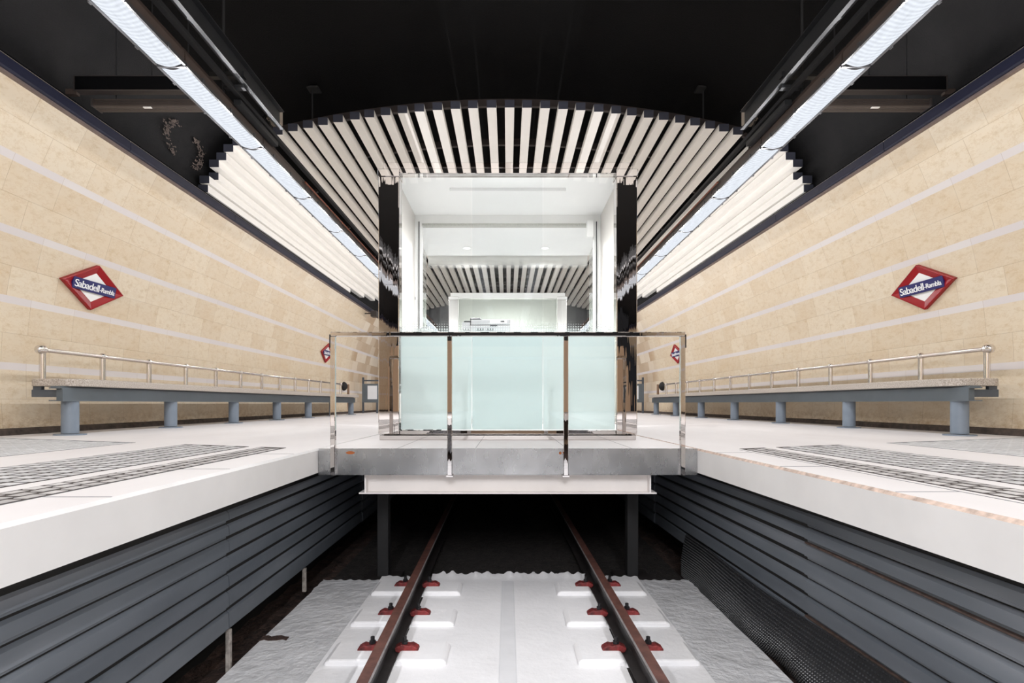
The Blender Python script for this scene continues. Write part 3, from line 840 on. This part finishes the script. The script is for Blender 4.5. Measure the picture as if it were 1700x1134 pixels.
def bk(u, v):
    a = (u-.5)*2; return (.19*a*(1-.25*v**3), .05*a*a+.03*v, .62+.5*v-(.09*a*a*v))
b.grid(bk, 12, 10); o = b.done('backrest', M['mesh'], ch, smooth=True); sm = o.modifiers.new('s', 'SOLIDIFY'); sm.thickness = .03
B().box(-.2, .2, -.38, .03, .42, .49, .03, 3).done('seat', M['mesh'], ch)
B().cyl((0, -.17, .08), (0, -.17, .42), .025, 12).done('gas_column', M['bolt'], ch, smooth=True)
B().box(-.03, .03, -.1, .08, .4, .7, .01).done('back_arm', M['bolt'], ch)
for i in range(5):
    a = 2*PI*i/5+.3
    l = B().cyl((0, -.17, .09), (.17*math.cos(a), -.17+.17*math.sin(a), .06), .016, 8).done('base_arm', M['bolt'], ch)
    B().sph((.17*math.cos(a), -.17+.17*math.sin(a), .03), .03, n=10).done('caster', M['bolt'], l, smooth=True)

# the second cabin further along
k2, D2 = cabin(11.4, True, 'white-glazed cabin with stainless posts farther along, seen through the first cabin', st='steelworn', sc='steelworn')
g = B().box(-1.026, 1.026, .05, .06, .092, 2.534).done('glass_pane', M['glass'], k2)
B().box(-1.025, 1.025, .0615, .0625, .095, 2.53).done('white_film', M['filmfull'], g)
for sx in (-1, 1): B().box(sx*1.16, sx*1.17, .16, D2-.16, .05, 2.6).done('side_panel', M['cabwhite'], k2)
B().box(-1.03, 1.03, D2-.06, D2-.05, .09, 2.534).done('back_panel', M['cabwhite'], k2)

# ------------------------------------------------------------------ track pit
ZS = -1.213                    # painted trackbed
b = B()
def gfn(u, v):
    x = -2.3+4.6*u; y = Y0+(Y1-Y0)*v
    return (x, y, -1.3+.02*math.sin(x*37)*math.cos(y*23)+.015*math.sin(x*91+y*57))
b.grid(gfn, 40, 260); o = b.done('ground', M['earth'], smooth=True); struct(o, 'dark brown earth at the bottom of the track pit', 'ground')
PW = 1.655
for sd in (-1, 1):
    b = B(); joints = [-8.66, -5.68, -2.7, .28, 3.26, 6.24, 9.22, 12.2, 15.2, 18.2]
    zs = [.634, .716, .806, .906, 1.013, 1.116, 1.23, 1.36]
    for ya, yb in zip(joints, joints[1:]):
        dxp = random.uniform(-.006, .006)
        for i in range(7):
            z1, z0 = ZC-zs[i], ZC-zs[i+1]
            x = PW+dxp+random.uniform(-.002, .002)
            # each board: flat face, small chamfered lap at its foot, deep seam
            b.prof([(sd*(x+.018), z1-.002), (sd*x, z1-.014), (sd*(x-.004), z0+.026), (sd*(x+.014), z0+.018), (sd*(x+.016), z0+.006), (sd*(x+.1), z0+.006), (sd*(x+.1), z1-.004)], ya+.004, yb-.004)
    b.box(sd*(PW+.02), sd*(PW+.12), Y0, 18.2, ZC-1.345, -.5, mi=1)
    b.box(sd*(PW+.02), sd*(PW+.3), Y0, 25, -.5, -.184, mi=1)
    b.box(sd*(PW+.3), sd*(PW+.4), Y0, 25, -1.9, -.184, mi=1)
    if sd > 0:
        for i in (2, 6): b.box(PW-.003, PW+.03, -4, 3.26, ZC-zs[i]-.004, ZC-zs[i]+.005, mi=2)
    o = b.done('wall_pit_'+SN[sd], [M['boards'], M['black'], M['rust_line']], xf=XF(sd))
    struct(o, f'dark slate-grey boards lining the {SN[sd]} side of the track pit', 'wall')
    if sd < 0:
        for i, y in enumerate((3.28, 4.5)):
            tag(B().box(sd*(PW+.0), sd*(PW+.03), y-.012, y+.012, (-1.31, -1.2)[i], ZC-1.35, .003).done('steel_stub', M['stub']),
                f'short pale steel stub under the left pit boards, the {("nearer", "farther")[i]} one', 'stub', 'stubs under the boards')

# painted trackbed
def hx(x, y): return .5*(math.sin(x*31.7+y*17.3)*math.cos(x*13.1-y*41.9))+.5*math.sin(x*77+y*3)
def endy(x, base, amp): return base+amp*hx(x, base)
def bed(name, xa, xb, z, base, amp, lip, mt, lab, n=90, left=None):
    b = B(); rowsy = [-9, -2, 1, 2, 2.4, 2.8, 3.2, 3.6, 4.0, 4.3, 4.5, 4.7, 4.8, 4.86, 4.9, 4.94, 4.97, 5.0]
    rowsy = [r-5.0+base for r in rowsy]
    vs = []
    for j, y in enumerate(rowsy):
        row = []
        for i in range(n+1):
            x = xa+(xb-xa)*i/n
            if left is not None and abs(x-left) < .06: x += .012*hx(y*3, x)
            t = max(0, (y-(base-.12))/.12)
            yy = y+amp*t*hx(x, base)
            zz = z+t*lip*(.25+.5*(.5+.5*math.sin(x*23+1))*(.5+.5*math.sin(x*61+yy*9))+.25*abs(hx(x, yy)))
            row.append(b.bm.verts.new((x, yy, zz)))
        vs.append(row)
    for j in range(len(rowsy)-1):
        for i in range(n): b.bm.faces.new((vs[j][i], vs[j][i+1], vs[j+1][i+1], vs[j+1][i]))
    edge = [vs[j][0] for j in range(len(vs))]+vs[-1][1:]+[vs[j][-1] for j in range(len(vs)-2, -1, -1)]
    low = [b.bm.verts.new((v.co.x, v.co.y, z-.09)) for v in edge]
    for i in range(len(edge)-1): b.bm.faces.new((edge[i], edge[i+1], low[i+1], low[i]))
    o = b.done(name, mt, smooth=True); struct(o, lab, 'trackbed'); return o
bed('floor_trackbed', -.68, .70, ZS, 4.97, .035, .05, M['slab'], 'white painted trackbed between the two rails')
bed('floor_trackbed', -1.13, -.79, ZS, 4.93, .03, .012, M['slab'], 'white painted strip of trackbed outside the left rail', 40)
bed('floor_trackbed', .81, 1.16, ZS, 4.93, .03, .012, M['slab'], 'white painted strip of trackbed outside the right rail', 40)
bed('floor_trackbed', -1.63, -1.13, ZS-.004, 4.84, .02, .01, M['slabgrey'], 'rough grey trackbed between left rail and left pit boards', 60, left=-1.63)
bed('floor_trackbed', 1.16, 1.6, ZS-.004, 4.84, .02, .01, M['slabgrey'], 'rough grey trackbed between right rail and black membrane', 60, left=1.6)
b = B(); b.prof([(-.055, ZS-.001), (-.045, ZS+.0035), (.045, ZS+.0035), (.055, ZS-.001)], -9, 4.8); struct(b.done('trim_5', M['groove']), 'pale grey strip down the middle of the white trackbed', 'strip')
b = B(); rk = random.Random(5)
up = [(-1.64+.03*i, 3.67+.012*math.sin(i*2.1)+rk.uniform(-.01, .01)) for i in range(7)]
lo_ = [(-1.64+.03*i, 3.60+.01*math.sin(i*1.7)+rk.uniform(-.01, .01)+.004*i) for i in range(7)]
b.poly_prism(lo_+up[::-1], ZS-.03, ZS+.0012)
struct(b.done('trim_6', M['earth']), 'dark broken hole at the left edge of the grey trackbed', 'hole')
b = B()
for xa in (-.80, .69): b.box(xa, xa+.13, -9, 4.9, ZS-.06, ZS-.012)
struct(b.done('floor_railbed', M['ballast']), 'dark gaps in the trackbed along both rails', 'ground')
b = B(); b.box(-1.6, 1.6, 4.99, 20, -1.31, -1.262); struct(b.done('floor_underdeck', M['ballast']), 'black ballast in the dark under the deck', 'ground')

# rails
RZ = -1.055
SH = .015
def railx(sd, y): return (-.757 if sd < 0 else .757)+SH*(4.5-y)
for sd in (-1, 1):
    b = B()
    h = [(-.036, -.012), (-.03, 0), (.03, 0), (.036, -.012), (.034, -.038), (.009, -.052), (.009, -.13), (.062, -.142), (.062, -.154), (-.062, -.154), (-.062, -.142), (-.009, -.13), (-.009, -.052), (-.034, -.038)]
    mi = [0]*14
    for i in range(14): mi[i] = 1
    mi[0] = 0; mi[1] = 0; mi[2] = 0
    if sd < 0: mi[2] = 2
    else: mi[0] = 2
    b.prof([(x, z+RZ) for x, z in h], 0, 24, mi=mi)
    m = Matrix.Translation((railx(sd, -9), -9, 0)) @ Matrix.Rotation(math.atan(SH), 4, 'Z')
    tag(b.done('rail', [M['rust'], M['raildark'], M['railedge']], xf=m), f'rusty steel running rail on the {SN[sd]} of the track', 'rail', 'running rails')

# sleeper blocks and clamps
rows = [('nearest', 3.41), ('middle', 3.98), ('farthest', 4.6)]
for sd in (-1, 1):
    for nm, y in rows:
        cx = railx(sd, y); b = B()
        b.prof([(-.355, -.03), (-.355, .018), (-.325, .034), (-.075, .034), (-.068, .002), (.068, .002), (.075, .034), (.345, .034), (.375, .018), (.375, -.03)], -.135, .135)
        o = b.done('sleeper_block', M['slab'], xf=Matrix.Translation((cx, y-.02, ZS)))
        bv = o.modifiers.new('b', 'BEVEL'); bv.width = .014; bv.segments = 2
        tag(o, f'white painted concrete sleeper block under the {SN[sd]} rail, {nm} row', 'sleeper', 'sleeper blocks')
        for s2, side in ((-1, 'left'), (1, 'right')):
            c = thing('rail_clamp', f'chipped red clamp on the {side} side of the {SN[sd]} rail, {nm} row', 'clamp', (cx+s2*.1, y, RZ-.125), group='rail clamps')
            b = B()
            pf = [(-.05, -.01), (-.06, .014), (-.02, .036), (.03, .03), (.05, .034), (.085, .014), (.092, -.01), (.07, -.016), (.04, -.03)]
            v0 = [b.bm.verts.new((s2*x, -.032, z)) for x, z in pf]; v1 = [b.bm.verts.new((s2*x, .032, z)) for x, z in pf]
            for i in range(len(pf)): b.bm.faces.new((v0[i], v0[(i+1) % len(pf)], v1[(i+1) % len(pf)], v1[i]))
            b.bm.faces.new(v0); b.bm.faces.new(v1[::-1])
            o = b.done('plate', M['clamp'], c); bv = o.modifiers.new('b', 'BEVEL'); bv.width = .006; bv.segments = 2
            b = B(); b.cyl((0, 0, .02), (0, 0, .075), .0125, 10); b.cyl((0, 0, .03), (0, 0, .05), .021, 6); b.done('bolt', M['bolt'], c, smooth=True)

# dimpled membrane leaning on the right boards
prof_m = []
def mpt(u, v):
    """u along the track, v up the sheet"""
    y = 1.2+(5.2-1.2)*u
    wob = .03*math.sin(y*4.1)+.02*math.sin(y*9.3+1)
    x0 = 1.60+.5*wob; x1 = PW-.012
    z0 = ZS-.05; z1 = ZC-1.235+.012*math.sin(y*3)+.015*max(0, y-4.2)
    x = x0+(x1-x0)*(v**.8)-.035*math.sin(PI*v)*(1+.6*math.sin(y*2.3))
    z = z0+(z1-z0)*(v**1.15)
    return Vector((x, y, z))
b = B(); nu, nv = 120, 14
b.grid(lambda u, v: mpt(u, v), nu, nv)
NU, NV = 190, 19
for i in range(NU):
    for j in range(NV):
        u, v = (i+.5)/NU, (j+.5)/NV
        p = mpt(u, v); du = mpt(min(1, u+.002), v)-p; dv = mpt(u, min(1, v+.02))-p
        n = du.cross(dv).normalized()
        if n.x > 0: n = -n
        du.normalize(); dv = n.cross(du)
        rr, hh = .0068, .007
        ra = [b.bm.verts.new(p+rr*(math.cos(a)*du+math.sin(a)*dv)) for a in [2*PI*k/6 for k in range(6)]]
        rb = [b.bm.verts.new(p+n*hh+.6*rr*(math.cos(a)*du+math.sin(a)*dv)) for a in [2*PI*k/6 for k in range(6)]]
        for k in range(6): b.bm.faces.new((ra[k], ra[(k+1) % 6], rb[(k+1) % 6], rb[k]))
        b.bm.faces.new(rb)
tag(b.done('dimpled_membrane', M['membrane'], smooth=True, xf=XF(1)), 'black dimpled plastic sheet leaning on the right pit boards', 'plastic sheet')

# ------------------------------------------------------------------ small things at the far end
for sd in (-1, 1):
    xf = XF(sd)
    z = .57+ZC; x = wall_x(z)
    b = B(); n = 12
    rs_ = []
    for j in range(7):
        a = j/6*PI/2; rs_.append([b.bm.verts.new((x-.02-.13*math.sin(a), 18.1+.13*math.cos(a)*math.cos(2*PI*k/n), z+.15*math.cos(a)*math.sin(2*PI*k/n))) if j < 6 else None for k in range(n)])
    tip = b.bm.verts.new((x-.15, 18.1, z))
    for p_, q_ in zip(rs_[:5], rs_[1:6]):
        for k in range(n): b.bm.faces.new((p_[k], p_[(k+1) % n], q_[(k+1) % n], q_[k]))
    for k in range(n): b.bm.faces.new((rs_[5][k], rs_[5][(k+1) % n], tip))
    b.bm.faces.new(rs_[0])
    for v in b.bm.verts: v.co.x *= sd
    d = thing('wall_dome', f'black half-dome fixed to the {SN[sd]} wall past the bench end', 'dome', group='wall domes')
    b.done('dome_shell', M['cableblack'], d, smooth=True, xf=xf)
    B().cyl((sd*(x+.03), 18.1, z), (sd*(x-.02), 18.1, z), .135, 20).done('back_plate', M['bolt'], d, xf=xf)
    # information panel on two posts
    p = thing('info_panel', f'blue-grey framed information panel with white sheet at the far end of the {SN[sd]} platform', 'panel', mat=xf @ Matrix.Translation((sd*4.98, 19.6, 0)), group='information panels')
    B().box(sd*.16, sd*.22, -.04, .04, 0, 1.28, .004).done('post', M['benchdark'], p)
    B().box(-sd*.34, -sd*.28, -.04, .04, 0, 1.0, .004).done('post', M['benchdark'], p)
    b = B(); b.box(-.3, .22, -.05, .05, .42, .5, .004) if False else b.box(min(-sd*.36, sd*.22), max(-sd*.36, sd*.22), -.05, .05, .38, 1.05, .006)
    fr = b.done('cabinet', M['bench'], p)
    b = B(); b.box(min(-sd*.32, sd*.02), max(-sd*.32, sd*.02), -.056, -.048, .5, .98); b.done('poster_sheet', M['poster'], fr)
    B().box(min(-sd*.36, sd*.22), max(-sd*.36, sd*.22), -.03, .03, 1.14, 1.19).done('cross_bar', M['benchdark'], p)
    xw = wall_x(.9)
    tag(B().box(sd*(xw-.03), sd*(xw+.02), 18.6, 18.75, .02, 1.0, .004).done('wall_strip', M['brownstrip'], xf=xf), f'narrow brown upright strip on the {SN[sd]} wall beyond the bench', 'strip', 'brown wall strips')
cc = thing('camera_housing', 'small dark box on an arm under the trim beyond the left slats', 'camera', (-4.45, 18.4, 3.0+ZC))
B().box(-.12, .08, -.15, .15, -.1, .1, .01).done('housing', M['dispframe'], cc)
B().cyl((-.12, 0, .02), (-.36, 0, .02), .02, 8).done('arm', M['dispframe'], cc)

# ------------------------------------------------------------------ world, camera, view
w = bpy.data.worlds.new('World'); bpy.context.scene.world = w; w.use_nodes = True
w.node_tree.nodes['Background'].inputs[0].default_value = (.02, .02, .022, 1)
cam = bpy.data.cameras.new('Camera'); co = bpy.data.objects.new('Camera', cam); C.objects.link(co)
co.location = (0, 0, ZC); co.rotation_euler = (PI/2, 0, 0)
cam.sensor_width = 36; cam.lens = 910/1700*36; cam.clip_start = .01; cam.clip_end = 200
cam.shift_x = 7/1700; cam.shift_y = 103/1700
sc = bpy.context.scene; sc.camera = co
sc.view_settings.view_transform = 'Standard'; sc.view_settings.look = 'None'
sc.view_settings.exposure = 0.16; sc.view_settings.gamma = 1; sc.view_settings.use_curve_mapping = False
sc.cycles.max_bounces = 12; sc.cycles.diffuse_bounces = 6; sc.cycles.glossy_bounces = 6; sc.cycles.transparent_max_bounces = 16
sc.cycles.use_denoising = True
